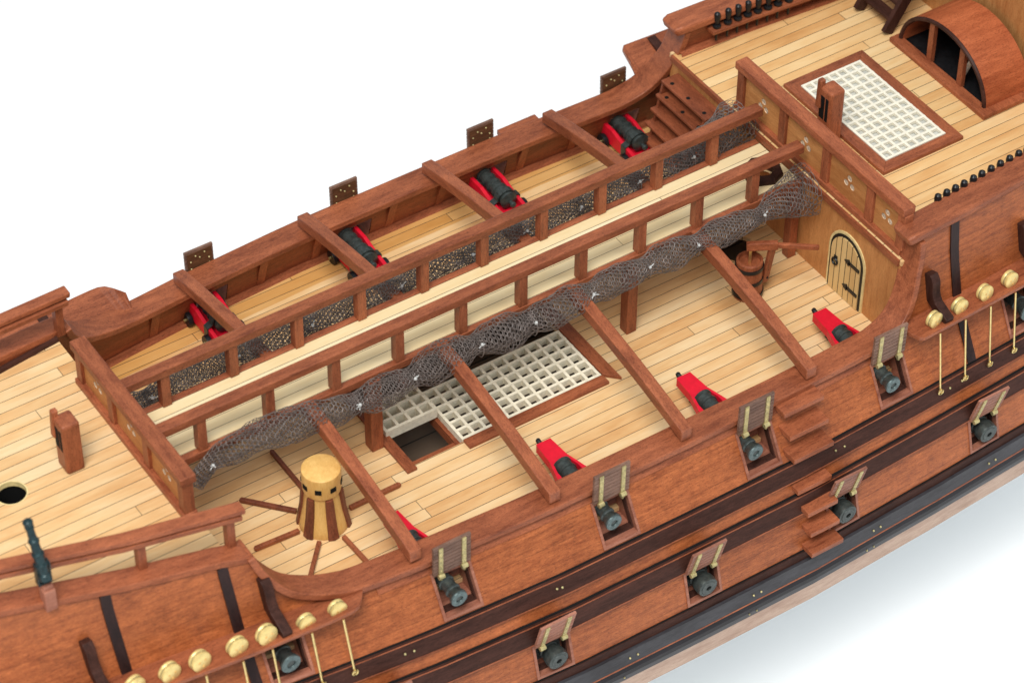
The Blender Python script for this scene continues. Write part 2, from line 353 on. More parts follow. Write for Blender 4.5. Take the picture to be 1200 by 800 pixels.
for s in (-1, 1):
    obj('gunwale_cap', caprail(wp, lambda x, z: yin(x, z)-.12, lambda x, z: Y(x, z)+oh(z), .32, s), M['red_x'], SHIP, bevel=.05,
        label='long waist cap rail sweeping up at both ends')
    obj('quarterdeck_cap', caprail([(25.2,6.2),(25.5,6.3)]+[(x, 6.3+(x-26)*.012) for x in (27,29,31,33,35,38,41)],
        lambda x, z: yin(x, z)-(.10 if x < 25.4 else .20), lambda x, z: Y(x, z)+(.1 if x < 25.4 else .2), .46, s), M['red_x'], SHIP, bevel=.11)
    obj('forecastle_cap', caprail([(x, T(x)+.03) for x in (-6.42,-7.5,-9,-11,-13.5,-16,-18,-20,-22)][::-1],
        lambda x, z: yin(x, z)+.02, lambda x, z: Y(x, z)+.12, .34, s), M['red_x'], SHIP, bevel=.05)
    obj('sheer_strake', strip(-1.8, 22.8, 1.52, 1.95, .07, s), M['red_x'], SHIP)
    # waterway along the deck edge
    mb = MB(); xs = [-22+i*1.0 for i in range(48)]; vs = []
    for x in xs:
        y = yin(x, 0); vs += [(x, s*(y+.1), .004), (x, s*(y-.32), .004), (x, s*(y-.24), .13), (x, s*(y+.1), .16)]
    fs = [(i*4+k, (i+1)*4+k, (i+1)*4+k+1, i*4+k+1) if s < 0 else (i*4+k+1, (i+1)*4+k+1, (i+1)*4+k, i*4+k) for i in range(len(xs)-1) for k in (1, 2)]
    obj('waterway', mb.add(vs, fs), M['red_x'], SHIP)
    mb = MB(); xs = [25.6+i for i in range(16)]; vs = []
    for x in xs:
        y = yin(x, 4.75); vs += [(x, s*(y+.1), 4.7), (x, s*(y-.34), 4.7), (x, s*(y-.28), 4.84), (x, s*(y+.1), 4.88)]
    fs = [(i*4+k, (i+1)*4+k, (i+1)*4+k+1, i*4+k+1) if s < 0 else (i*4+k+1, (i+1)*4+k+1, (i+1)*4+k, i*4+k) for i in range(len(xs)-1) for k in (1, 2)]
    obj('waterway', mb.add(vs, fs), M['red_x'], SHIP)
    mb = MB(); xs = [-22+i*.94 for i in range(17)]; vs = []
    for x in xs:
        y = yin(x, 4.7); vs += [(x, s*(y+.12), 4.6), (x, s*(y-.22), 4.6), (x, s*(y-.18), 4.76), (x, s*(y+.12), 4.8)]
    fs = [(i*4+k, (i+1)*4+k, (i+1)*4+k+1, i*4+k+1) if s < 0 else (i*4+k+1, (i+1)*4+k+1, (i+1)*4+k, i*4+k) for i in range(len(xs)-1) for k in (1, 2)]
    obj('waterway', mb.add(vs, fs), M['dark_x'], SHIP)
    # top timbers standing against the inside of the bulwark
    for x in (-1.6, 4.0, 6.9, 10.8, 13.5, 17.9, 20.7):
        obj('top_timber', MB().hexa([(x-.2, s*(yin(x,0)-.02), .1), (x+.2, s*(yin(x,0)-.02), .1), (x+.2, s*(yin(x,0)+.3), .1), (x-.2, s*(yin(x,0)+.3), .1),
                                  (x-.2, s*(yin(x,1.9)-.16), 1.95), (x+.2, s*(yin(x,1.9)-.16), 1.95), (x+.2, s*(yin(x,1.9)+.2), 1.95), (x-.2, s*(yin(x,1.9)+.2), 1.95)]
                                  if s > 0 else
                                  [(x-.2, s*(yin(x,0)+.3), .1), (x+.2, s*(yin(x,0)+.3), .1), (x+.2, s*(yin(x,0)-.02), .1), (x-.2, s*(yin(x,0)-.02), .1),
                                  (x-.2, s*(yin(x,1.9)+.2), 1.95), (x+.2, s*(yin(x,1.9)+.2), 1.95), (x+.2, s*(yin(x,1.9)-.16), 1.95), (x-.2, s*(yin(x,1.9)-.16), 1.95)]), M['red_z'], SHIP)
    # black rubbing strips up the outside of the bulwark
    for x in (-12.2, -7.55, 27.8, 33.5):
        for z0, z1 in ((2.0, T(x)-.1), (-.4, 1.7)):
            mb = MB(); vs = []; n = 6
            for i in range(n+1):
                z = z0+(z1-z0)*i/n
                vs += [(x-.22, s*(Y(x,z)-.02), z), (x-.22, s*(Y(x,z)+.09), z), (x+.22, s*(Y(x,z)+.09), z), (x+.22, s*(Y(x,z)-.02), z)]
            fs = [(i*4+k, i*4+k+1, (i+1)*4+k+1, (i+1)*4+k) for i in range(n) for k in range(3)]
            fs = [f if s > 0 else f[::-1] for f in fs]
            obj('rubbing_strip', mb.add(vs, fs), M['ebony'], SHIP)

# ---------------------------------------------------------------- gunports
def dirs(x, z, s):      # up-slope direction of the hull side and its outward normal
    u = V((0, s*(Y(x, z+.3)-Y(x, z-.3)), .6)).normalized(); return u, V((0, s*u.z, -s*u.y)).normalized()
def gunport(c, h, zr, s, low, closed_back):
    z0, z1 = zr; mb = MB(); zm = (z0+z1)/2
    def P(x, z, o): return (x, s*(Y(x, z)+o), z)
    w = .09
    ring = [(c-h-w, z0-w), (c+h+w, z0-w), (c+h+w, z1+w), (c-h-w, z1+w)]
    rin = [(c-h+.03, z0+.03), (c+h-.03, z0+.03), (c+h-.03, z1-.03), (c-h+.03, z1-.03)]
    vs = [P(x, z, -.05) for x, z in ring]+[P(x, z, .07) for x, z in ring]+[P(x, z, .07) for x, z in rin]+[(x, s*(Y(x, z)-(.8 if low else Y(x, z)-yin(x, z)+.02)), z) for x, z in rin]
    fs = [(k+4*r, (k+1)%4+4*r, (k+1)%4+4*r+4, k+4*r+4) for r in range(3) for k in range(4)]
    if closed_back: fs.append((12,13,14,15))
    if s > 0: fs = [f[::-1] for f in fs]
    fr = obj('gunport', mb.add(vs, fs), M['frame'], SHIP, label=None)
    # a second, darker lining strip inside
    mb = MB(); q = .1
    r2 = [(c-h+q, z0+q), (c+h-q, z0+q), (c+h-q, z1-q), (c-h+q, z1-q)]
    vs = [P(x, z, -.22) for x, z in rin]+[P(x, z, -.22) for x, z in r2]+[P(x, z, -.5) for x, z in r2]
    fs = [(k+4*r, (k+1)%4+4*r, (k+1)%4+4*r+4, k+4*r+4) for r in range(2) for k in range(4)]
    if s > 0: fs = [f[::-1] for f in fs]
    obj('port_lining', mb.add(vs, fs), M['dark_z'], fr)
    if c < -5 or c > 30: return
    # the open lid
    hx = V((c, s*(Y(c, z1+.1)+.14), z1+.12)); L = 1.66
    d = V((0, s*(.42 if low else .03), 1.55 if low else 1.5)).normalized(); nrm = V((0, s*d.z, -s*d.y)); nrm.normalize()
    hw = h+.06 if s < 0 else .70; X = V((1,0,0)); sl = .0
    def Q(a, b_, o): return hx+X*a+d*b_+nrm*o
    mb = MB(); nb = 8 if not low else 6
    for k in range(nb):
        a0, a1 = .03+L*k/nb, L*(k+1)/nb+.012-.02
        mb.hexa([Q(-hw,a0,-.05), Q(hw,a0,-.05), Q(hw,a0,.07), Q(-hw,a0,.07), Q(-hw,a1,-.05), Q(hw,a1,-.05), Q(hw,a1,.07), Q(-hw,a1,.07)])
    mb.hexa([Q(-hw+.02,.04,-.03), Q(hw-.02,.04,-.03), Q(hw-.02,.04,.05), Q(-hw+.02,.04,.05), Q(-hw+.02,L-.02,-.03), Q(hw-.02,L-.02,-.03), Q(hw-.02,L-.02,.05), Q(-hw+.02,L-.02,.05)])
    lid = obj('port_lid', mb, M['lid_low' if low else 'lid'], fr, label='port lid raised open above its gunport')
    if s < 0:
        for e in (-1, 1):
            a = e*hw*.62
            mb = MB().hexa([Q(a-.095,.0,.06), Q(a+.095,.0,.06), Q(a+.095,.0,.12), Q(a-.095,.0,.12), Q(a-.095,L-.08,.06), Q(a+.095,L-.08,.06), Q(a+.095,L-.08,.12), Q(a-.095,L-.08,.12)])
            mb.tube([Q(a-.13,-.06,.13), Q(a+.13,-.06,.13)], .12, 8)
            mb.tube([Q(a,-.06,.13), Q(a,-.30,.10)], [.1,.07], 8)
            for k in range(5): mb.sphere(Q(a, .25+k*.3, .13), .03, 6)
            obj('hinge_strap', mb, M['strap'], fr)
    else:
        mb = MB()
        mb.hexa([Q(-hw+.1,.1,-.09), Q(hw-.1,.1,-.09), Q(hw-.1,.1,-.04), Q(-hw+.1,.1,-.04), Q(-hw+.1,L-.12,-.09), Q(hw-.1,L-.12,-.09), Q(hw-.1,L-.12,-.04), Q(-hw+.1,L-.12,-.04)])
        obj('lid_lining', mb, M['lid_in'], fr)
        mb = MB()
        for a, b_ in [(-.45,.7),(-.45,1.1),(-.2,1.35),(0,1.2),(.25,1.4),(.45,1.0),(.45,.7)]: mb.sphere(Q(a, b_, -.11), .05, 6)
        obj('lid_rivet', mb, M['strap'], fr)
for s in (-1, 1):
    for c, h in UP: gunport(c, h, UZ, s, False, False)
    for c, h in LO: gunport(c, h, LZ, s, True, False)

# ---------------------------------------------------------------- decks
def holed(outer, holes, z, th, fine=1.5):
    vs, es, fs = [], [], []
    def loop(L):
        b = len(vs)
        for p in L: vs.append(V(p))
        es.extend([(b+i, b+(i+1) % len(L)) for i in range(len(L))])
        fs.append(list(range(b, b+len(L))))
    loop(outer)
    for h in holes: loop(h)
    r = delaunay_2d_cdt(vs, es, fs, 1, 1e-5)
    V2, F = r[0], r[2]
    def inside(p, L):
        c = False; j = len(L)-1
        for i in range(len(L)):
            if ((L[i][1] > p[1]) != (L[j][1] > p[1])) and p[0] < (L[j][0]-L[i][0])*(p[1]-L[i][1])/(L[j][1]-L[i][1])+L[i][0]: c = not c
            j = i
        return c
    mb = MB(); n = len(V2)
    F = [f for f in F if not any(inside(sum((V2[i] for i in f), V((0,0)))/len(f), h) for h in holes) and inside(sum((V2[i] for i in f), V((0,0)))/len(f), outer)]
    G = []
    for f in F:
        a = sum((V2[f[i]].x*V2[f[(i+1) % len(f)]].y-V2[f[(i+1) % len(f)]].x*V2[f[i]].y) for i in range(len(f)))
        G.append(tuple(f) if a > 0 else tuple(f)[::-1])
    mb.add([(p.x, p.y, z) for p in V2], G)
    if th:
        mb.add([(p.x, p.y, z-th) for p in V2], [g[::-1] for g in G])
        for L in [outer]+holes:
            k = len(L); mb.add([(p[0], p[1], z) for p in L]+[(p[0], p[1], z-th) for p in L], [(i, (i+1) % k, k+(i+1) % k, k+i) for i in range(k)])
    return mb
def circ(cx, cy, r, n=24): return [(cx+r*math.cos(2*math.pi*i/n), cy+r*math.sin(2*math.pi*i/n)) for i in range(n)]
def outline(x0, x1, z, off, step=1.5):
    n = int((x1-x0)/step)+1; X = [x0+(x1-x0)*i/n for i in range(n+1)]
    return [(x, -(yin(x, z)+off)) for x in X]+[(x, yin(x, z)+off) for x in X[::-1]]
HX0, HX1, HY = 3.85, 13.5, 3.40
obj('main_deck', holed(outline(-20, 25.6, 0, .25), [[(HX0,-HY),(HX1,-HY),(HX1,HY),(HX0,HY)], circ(23.3, .05, .85)], 0, .22), M['deck'], SHIP, label='pale planked main deck of the open waist')
obj('forecastle_deck', holed(outline(-22, -6.95, 4.6, .25, 1), [circ(-12.5, .25, .66, 32)], 4.6, .25), M['deck_fore'], SHIP, label='raised pale planked foredeck with a mast hole')
obj('quarterdeck', holed(outline(25.35, 41, 4.7, .25, 1), [], 4.7, .25), M['deck_aft'], SHIP, label='raised planked quarterdeck behind the pierced railing')
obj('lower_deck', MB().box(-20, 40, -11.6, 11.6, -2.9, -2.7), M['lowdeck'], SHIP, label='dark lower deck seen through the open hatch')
M['margin'] = planks('margin_planks', [(.2,(.44,.19,.04)), (.5,(.58,.29,.085)), (.85,(.66,.38,.14))], .575, 23.0, (.06,.04,.02))
mb = MB(); vs = []; xs = [-6.9+i*1.3 for i in range(26)]
for x in xs:
    y = yin(x, 0); vs += [(x, y-1.15-.25*math.sin((x+6)/10), .004), (x, y-.2, .004)]
obj('margin_planks', mb.add(vs, [(i*2, i*2+2, i*2+3, i*2+1) for i in range(len(xs)-2+1)]), M['margin'], SHIP, label='darker orange margin planks along the far bulwark')
obj('mast_hole_shade', MB().lathe([(.652,4.34),(.652,2.6),(.01,2.6)], (-12.5,.25,0), n=32, caps=False), M['bore'], SHIP)  # black tube added under the foredeck so the mast hole reads dark
obj('mast_hole_lining', MB().lathe([(.66,4.35),(.66,4.603),(.61,4.603),(.60,4.36)], (-12.5,.25,0), n=32, caps=False), M['box'], SHIP)
# foredeck end wall below the railing, quarterdeck bulkhead with door
obj('forecastle_bulkhead', MB().box(-7.15, -6.97, -7.2, 7.2, .01, 4.35), M['veneer_z'], SHIP)
bk = obj('quarterdeck_bulkhead', MB().box(25.36, 25.55, -8.45, 8.45, .01, 4.44), M['veneer_z'], SHIP, label='orange-brown bulkhead with an arched door under the quarterdeck')
def arch(y0, y1, z0, zs, x, n=14):     # arch outline in a yz plane
    c, r = (y0+y1)/2, (y1-y0)/2
    return [(x, y0, z0), ] + [(x, c-r*math.cos(math.pi*i/n), zs+r*1.05*math.sin(math.pi*i/n)) for i in range(n+1)] + [(x, y1, z0)]
obj('door_frame', MB().prism(arch(-6.35,-3.82,.02,2.35,25.36), (-.06,0,0)), M['box'], bk)
obj('door_gap', MB().prism(arch(-6.22,-3.95,.02,2.35,25.30), (-.03,0,0)), M['black'], bk)
M['doorw'] = planks('door_boards', [(.3,(.55,.33,.12)), (.8,(.72,.50,.22))], .36, 40, (.03,.02,.01), lw=.13, along='z', across='y', off=.1)
obj('door', MB().prism(arch(-6.09,-4.08,.03,2.33,25.27), (-.05,0,0)), M['doorw'], bk, label='arched pale plank door with black ironwork')
for z in (.85, 2.3):
    obj('door_hinge', MB().box(25.17, 25.22, -6.07, -5.35, z-.08, z+.08).prism([(25.17,-5.35,z-.18),(25.17,-5.05,z),(25.17,-5.35,z+.18),(25.17,-5.47,z)], (.05,0,0)), M['black'], bk)
mb = MB().tube([(25.16, -4.45+.17*math.cos(a*.524), 1.75+.17*math.sin(a*.524)) for a in range(13)], .05, 6, False).box(25.17,25.22,-4.56,-4.36,1.84,2.06)
obj('door_ring', mb, M['black'], bk)
obj('deck_edge_strip', MB().box(25.22, 25.36, -8.4, 8.3, 4.42, 4.72), M['red_y'], SHIP)
obj('pillar', MB().box(24.75, 25.2, -1.75, -1.3, .01, 4.1), M['red_z'], SHIP, bevel=.03)
obj('pillar', MB().box(2.8, 3.38, -1.85, -1.25, .01, 4.05), M['red_z'], SHIP, bevel=.04, label='stout pillar beside the left end of the hatch')
obj('pillar', MB().box(15.85, 16.38, -1.85, -1.3, .01, 4.05), M['red_z'], SHIP, bevel=.04, label='stout pillar beyond the right end of the hatch')

# deck beams (skid beams) from gunwale to gangway, arched upwards to the middle
def bz(y): return 4.12-1.52*(abs(y)/9.9)**1.6
for i, xb in enumerate((0, 6.43, 12.95, 19.45)):
    for s in (-1, 1):
        mb = MB(); n = 10; vs = []
        yo = yin(xb, 2)+.92 if s < 0 else yin(xb, 2)+.62
        for k in range(n+1):
            y = 1.55+(yo-1.55)*k/n; z = bz(y)
            for a, b_ in ((-.27, 0), (.27, 0), (.27, .58), (-.27, .58)): vs.append((xb+a, s*y, z-.22+b_))
        fs = [(k*4+j, k*4+(j+1)%4, (k+1)*4+(j+1)%4, (k+1)*4+j) for k in range(n) for j in range(4)]+[(0,3,2,1), tuple(n*4+j for j in range(4))]
        if s > 0: fs = [f[::-1] for f in fs]
        fs = [f[::-1] for f in fs]
        mb.add(vs, fs)
        obj('deck_beam', mb, M['red_y'], SHIP, bevel=.045)
# entry steps on the side
STEPS = [(17.45,19.55,1.92,.95),(17.45,19.5,.98,.85),(17.35,19.45,.10,.85),(17.35,19.15,-1.42,.55),(17.55,19.15,-2.42,.70),(17.55,19.1,-3.38,.70),(17.45,19.15,-4.32,.75)]
for s in (-1, 1):
    for x0, x1, z, pr in STEPS:
        a, b_ = s*(Y(18.4, z)-.1), s*(Y(18.4, z)+pr)
        obj('entry_step', MB().box(x0, x1, min(a,b_), max(a,b_), z-.24, z+.02), M['red_x'], SHIP, bevel=.03)
# small pins in the wales
mb = MB()
for x in (-1.5, 5.5, 5.75, 19.8, 20.3, 26.3, 27.0, -1.1): mb.sphere((x, -(Y(x,-.85)+.2), -.85-.1*random.random()), .06, 6)
for x in (8.2, 8.6, 14.6, 15.0, 21.2, 21.6, 28.0, 28.4): mb.sphere((x, -(Y(x,-5.4)+.27), -5.4), .055, 6)
for x in (8.0, 14.5, 14.9, 21.0, 21.4): mb.sphere((x, -(Y(x,-6.6)+.13), -6.6), .05, 6)
obj('wale_pin', mb, M['strap'], SHIP)

# channels with deadeyes, chain plates and knees
def channel(xs, z, depth, rise, s, deads, knees, ends):
    mb = MB(); vs = []; n = len(xs)
    def dp(x):
        dd = ev(x, depth[0], depth[1])
        for e, sg, w in ends:
            t = (x-e)*sg
            if t < w: dd *= .22+.78*math.sin(max(0, t/w)*math.pi/2)
        return dd
    for x in xs:
        dd = dp(x)
        vs += [(x, s*(Y(x,z)-.1), z-.2), (x, s*(Y(x,z)+dd), z-.2+rise), (x, s*(Y(x,z)+dd), z+rise), (x, s*(Y(x,z)-.1), z)]
    fs = [(i*4+k, i*4+(k+1)%4, (i+1)*4+(k+1)%4, (i+1)*4+k) for i in range(n-1) for k in range(4)]+[(0,3,2,1), tuple((n-1)*4+k for k in range(4))]
    if s < 0: fs = [f[::-1] for f in fs]
    ch = obj('channel', mb.add(vs, fs), M['red_x'], SHIP, bevel=.03, label='projecting channel board along the hull side')
    for x, big in (deads if s < 0 else []):
        dd = ev(x, depth[0], depth[1])
        R = .45 if big else .39; c = V((x, s*(Y(x,z)+dd-(.42 if x < 0 else .46)), z+rise*.6+((.30 if x < -6 else .05) if x < 0 else .28))); ax = V((.14+.08*random.uniform(-1,1), s, .06+.1*random.uniform(-1,1))).normalized()
        mb = MB().lathe([(.01,-.20),(R*.82,-.20),(R*.97,-.16),(R,-.09),(R*.92,-.03),(R*.88,0),(R*.92,.03),(R,.09),(R*.97,.16),(R*.82,.20),(.01,.21)], c, ax, 24, caps=False)
        r = ax.cross(V((0,0,1))).normalized(); u = r.cross(ax)
        de = obj('deadeye', mb, M['gilt'], ch)
        obj('deadeye_strop', MB().tube([c+(r*math.cos(a*.3927)+u*math.sin(a*.3927))*R*.88 for a in range(17)], .045, 6, False), M['strap'], ch)
        for a in (.5, 2.6, 4.7): obj('lanyard_hole', MB().lathe([(.055,.205),(.055,.216),(.01,.217)], c+(r*math.cos(a)+u*math.sin(a))*R*.36, ax, 8), M['capwood'], ch)
        x2 = x+(.12 if x < 0 else -.02); b_ = V((x2, s*(Y(x2,-.65)+.26), -.78)); t = V((x, s*(Y(x,z)+dd+.02), z-.2+rise))
        mb = MB().tube([t, b_], .05, 6)
        mb.tube([b_+V((.12*math.cos(a*.524), s*.05, .12*math.sin(a*.524))) for a in range(13)], .045, 6, False); mb.sphere(b_, .08, 8)
        obj('chain_plate', mb, M['brass'], ch)
    for x in knees:
        dd = ev(x, depth[0], depth[1]); P = catmull([(x, s*(Y(x,z+1.75)+.22), z+1.8), (x, s*(Y(x,z+1.5)+.36), z+1.55), (x, s*(Y(x,z+1)+.30), z+1.05), (x, s*(Y(x,z+.6)+.40), z+.65), (x, s*(Y(x,z)+dd*.55), z+.38+rise*.5), (x, s*(Y(x,z)+dd-.12), z+.12+rise)], 4)
        mb = MB(); vs = []; m = len(P)
        for i, p in enumerate(P):
            d = (P[min(i+1,m-1)]-P[max(i-1,0)]).normalized(); nn = V((0, -d.z, d.y)); 
            if nn.y*s < 0: nn = -nn
            th = .17 if i < m*.6 else .12
            base = V((p.x, s*(Y(p.x, p.z)-.02), p.z)) if i < m*.72 else p-nn*th
            if i >= m*.72: base = V((p.x, p.y-s*.02, z+rise*.5))
            vs += [base-V((.22,0,0)), base+V((.22,0,0)), p+nn*th+V((.22,0,0)), p+nn*th-V((.22,0,0))]
        fs = [(i*4+k, i*4+(k+1)%4, (i+1)*4+(k+1)%4, (i+1)*4+k) for i in range(m-1) for k in range(4)]+[(0,3,2,1), tuple((m-1)*4+k for k in range(4))]
        if s > 0: fs = [f[::-1] for f in fs]
        obj('channel_knee', mb.add(vs, fs), M['dark_z'], ch, bevel=.05)
for s in (-1, 1):
    channel([-22+.8*i for i in range(23)]+[-3.7,-3.3,-3.0,-2.75,-2.55,-2.42], 2.05 if s < 0 else 2.2, ([-16,-8,-4,-2.4],[1.55,1.45,1.3,1.1] if s < 0 else [1.8,1.7,1.6,1.4]), .12 if s < 0 else .6, s,
            [(-3.82,0),(-5.2,0),(-6.9,1),(-8.15,1),(-9.7,1),(-10.95,1),(-12.4,1)], [-6.15,-13.4], [(-2.35,-1,.9)])
    channel([24.45,24.55,24.7,24.9,25.2]+[25.8+.9*i for i in range(17)], 2.38 if s < 0 else 2.57, ([25,30,40],[1.32,1.36,1.4] if s < 0 else [1.9,1.9,1.9]), .12 if s < 0 else .75, s,
            [(25.75,0),(27.2,0),(28.65,0),(30.1,0)], [26.35,31.75], [(24.4,1,.45)])

# forecastle upper rails (double) on short posts
for s in (-1, 1):
    def yc(x): return .5*(Y(x,7.0)+yin(x,7.0))
    def zt(x): return ev(x, [-22,-16,-11,-6.2], [8.45,7.9,7.1,6.6])
    ra = obj('forecastle_rail', caprail([(x, zt(x)+.18) for x in (-22,-18,-16,-13,-11,-9,-7,-6.15)], lambda x, z: yc(x)-.26, lambda x, z: yc(x)+.30, .26, s), M['red_x'], SHIP, bevel=.05)
    obj('lower_rail_strip', caprail([(x, zt(x)-.15) for x in (-22,-18,-16,-13,-11,-9,-7,-6.3)], lambda x, z: yc(x)-.34, lambda x, z: yc(x)+.30, .24, s), M['red_x'], ra, bevel=.04)
    for x in (-6.75, -10.35, -14.15, -17.6):
        obj('rail_post', MB().box(x-.17, x+.17, min(s*(yc(x)-.18), s*(yc(x)+.18)), max(s*(yc(x)-.18), s*(yc(x)+.18)), T(x)-.05, zt(x)-.2), M['red_z'], ra)

# ---------------------------------------------------------------- breast railings with pierced panels
def railing(x, posts, y0, y1, zb, zt_, label, th=.62, plen=None):
    t = thing('breast_railing', label, 'railing', (x, (y0+y1)/2, zb))
    obj('top_rail', MB().box(x-th/2, x+th/2, y0, y1, zt_-.42, zt_), M['red_y'], t, bevel=.05)
    obj('base_rail', MB().box(x-th/2+.02, x+th/2-.05, y0+.05, y1-.05, zb+.004, zb+.30), M['red_y'], t, bevel=.04)
    for p in posts: obj('post', MB().box(x-.24, x+.24, p-.24, p+.24, zb+.29, zt_-.41), M['red_z'], t, bevel=.03)
    for a, b_ in zip(posts[:-1], posts[1:]):
        c = (a+b_)/2; cz = (zb+.3+zt_-.42)/2; h = abs(b_-a)/2-.22
        holes = [circ(c, cz+.22, .16, 12), circ(c-.21, cz-.13, .16, 12), circ(c+.21, cz-.13, .16, 12)]
        m2 = holed([(c-h, zb+.28), (c+h, zb+.28), (c+h, zt_-.40), (c-h, zt_-.40)], holes, 0, .12)
        m3 = MB(); m3.f = m2.f; m3.sm = m2.sm; m3.v = [(x+.04+v[2], v[0], v[1]) for v in m2.v]
        pp = obj('pierced_panel', m3, M['veneer_y'], t)
        m4 = MB()
        for hc in ((c, cz+.22), (c-.21, cz-.13), (c+.21, cz-.13)): m4.lathe([(.158,-.105),(.158,-.04),(.10,-.015),(.01,-.01)], (x+.04, hc[0], hc[1]), (-1,0,0) if False else (1,0,0), 12, caps=False)
        for hc in ((c, cz+.22), (c-.21, cz-.13), (c+.21, cz-.13)): m4.lathe([(.158,-.07),(.10,-.085),(.01,-.09)], (x+.04, hc[0], hc[1]), (1,0,0), 12, caps=False)
        obj('trefoil_inlay', m4, M['inlay'], pp)
    return t
railing(-7.2, [4.05, 1.3, -1.65, -4.55], -4.9, 4.4, 4.6, 6.95, 'red-brown railing with three pierced panels at the front deck edge', .70)
railing(25.75, [3.45, .35, -2.75, -5.85, -8.0], -8.2, 3.8, 4.72, 7.35, 'long red-brown railing with pierced panels across the quarterdeck edge', .66)

# ---------------------------------------------------------------- central gangway
GW = thing('gangway', 'long pale planked walkway with two open handrails above the waist', 'walkway', (9, 0, 4.1))
obj('planking', holed([(-6.9,-1.42),(25.2,-1.42),(25.2,1.42),(-6.9,1.42)], [circ(24.1,-.3,.5)], 4.36, .3), M['gang'], GW)
for s in (-1, 1):
    obj('edge_strip', MB().box(-6.9, 25.2, min(s*1.425,s*1.74), max(s*1.425,s*1.74), 4.02, 4.40), M['red_x'], GW, bevel=.03)
    x0, x1 = -6.75, 25.15
    obj('handrail', MB().box(x0, x1, s*1.5-.27, s*1.5+.27, 6.08, 6.50), M['red_x'], GW, bevel=.05)
    for k in range(10):
        x = ev(k, list(range(10)), [-4.9,-1.75,1.35,4.4,7.5,10.5,13.55,16.6,19.6,22.6])
        obj('stanchion', MB().box(x-.2, x+.2, s*1.5-.2, s*1.5+.2, 4.41, 6.09), M['red_z'], GW)
obj('mast_partner', MB().lathe([(.5,4.2),(.5,4.62),(.86,4.62),(.92,4.5),(.92,4.361)], (24.1,-.3,0), n=8, smooth=False, caps=False), M['dark_z'], GW)

# ---------------------------------------------------------------- hatches
def grating(name, x0, x1, y0, y1, z0, z1, cell, mat, bw, label, extra=None):
    mb = MB(); nx = round((x1-x0-bw)/cell); ny = round((y1-y0-bw)/cell); cx = (x1-x0-bw)/nx; cy = (y1-y0-bw)/ny
    for i in range(nx+1): mb.box(x0+i*cx, x0+i*cx+bw, y0+.004, y1-.004, z0, z1)
    for i in range(ny+1): mb.box(x0-.004, x1+.004, y0+i*cy, y0+i*cy+bw, z0-.01, z1+.012)
    o = obj(name, mb, mat); tag(o, label, 'grating'); return o
ct = thing('hatch_coaming', 'red-brown border frame around the large waist hatch', 'hatch frame', (8.8, 0, 0))
def mitre(x0, x1, y0, y1, w, z0, z1, name, par, sides='lrnf', xn=None):
    xn = x0 if xn is None else xn
    q = {'r': [(x1,y0),(x1+w,y0-w),(x1+w,y1+w),(x1,y1)], 'l': [(x0-w,y0-w),(x0,y0),(x0,y1),(x0-w,y1+w)],
         'n': [(xn-(w if xn == x0 else 0),y0-w),(x1+w,y0-w),(x1,y0),(xn,y0)], 'f': [(x0,y1),(x1,y1),(x1+w,y1+w),(x0-w,y1+w)]}
    for k in sides:
        P = q[k]; obj(name, MB().hexa([(a,b_,z0) for a, b_ in P]+[(a,b_,z1) for a, b_ in P]), M['red_y' if k in 'lr' else 'red_x'], par, bevel=.02)
mitre(3.86, 13.5, -3.40, 3.40, .60, .004, .17, 'coaming_strip', ct, 'rf')
obj('coaming_strip', MB().box(6.35, 13.5, -3.92, -3.40, .004, .165), M['red_x'], ct, bevel=.02)
obj('coaming_strip', MB().box(3.38, 3.86, -3.72, 3.40, .004, .165), M['red_y'], ct, bevel=.02)
obj('hatch_ledge', MB().box(3.86, 13.5, -3.40, -2.95, -.60, -.30).box(3.86,13.5,-3.395,-3.36,-.25,-.003), M['red_x'], ct)
obj('hatch_carling', MB().box(6.15, 6.5, -3.38, 3.38, -.75, -.22), M['red_y'], ct)
grating('hatch_grating', 6.32, 13.45, -3.38, -.05, -.2, .13, .56, M['cream'], .135, 'large cream grating filling the right of the waist hatch')
g2 = grating('hatch_grating', 3.7, 6.26, -1.5, .3, -.05, .42, .56, M['cream'], .135, 'small cream grating pushed aside leaving a square hole')
QH = thing('hatch_coaming', 'red-brown border frame around the white quarterdeck grating', 'hatch frame', (30.4, 0, 4.7))
mitre(28.75, 32.15, -3.1, 3.1, .56, 4.704, 4.90, 'coaming_strip', QH, 'lrnf')
grating('hatch_grating', 28.76, 32.14, -3.09, 3.09, 4.80, 4.93, .475, M['pale'], .125, 'white chequered grating on the quarterdeck inside its red-brown border')
obj('hatch_board', MB().box(28.76, 32.14, -3.09, 3.09, 4.705, 4.76), M['palebase'], QH)

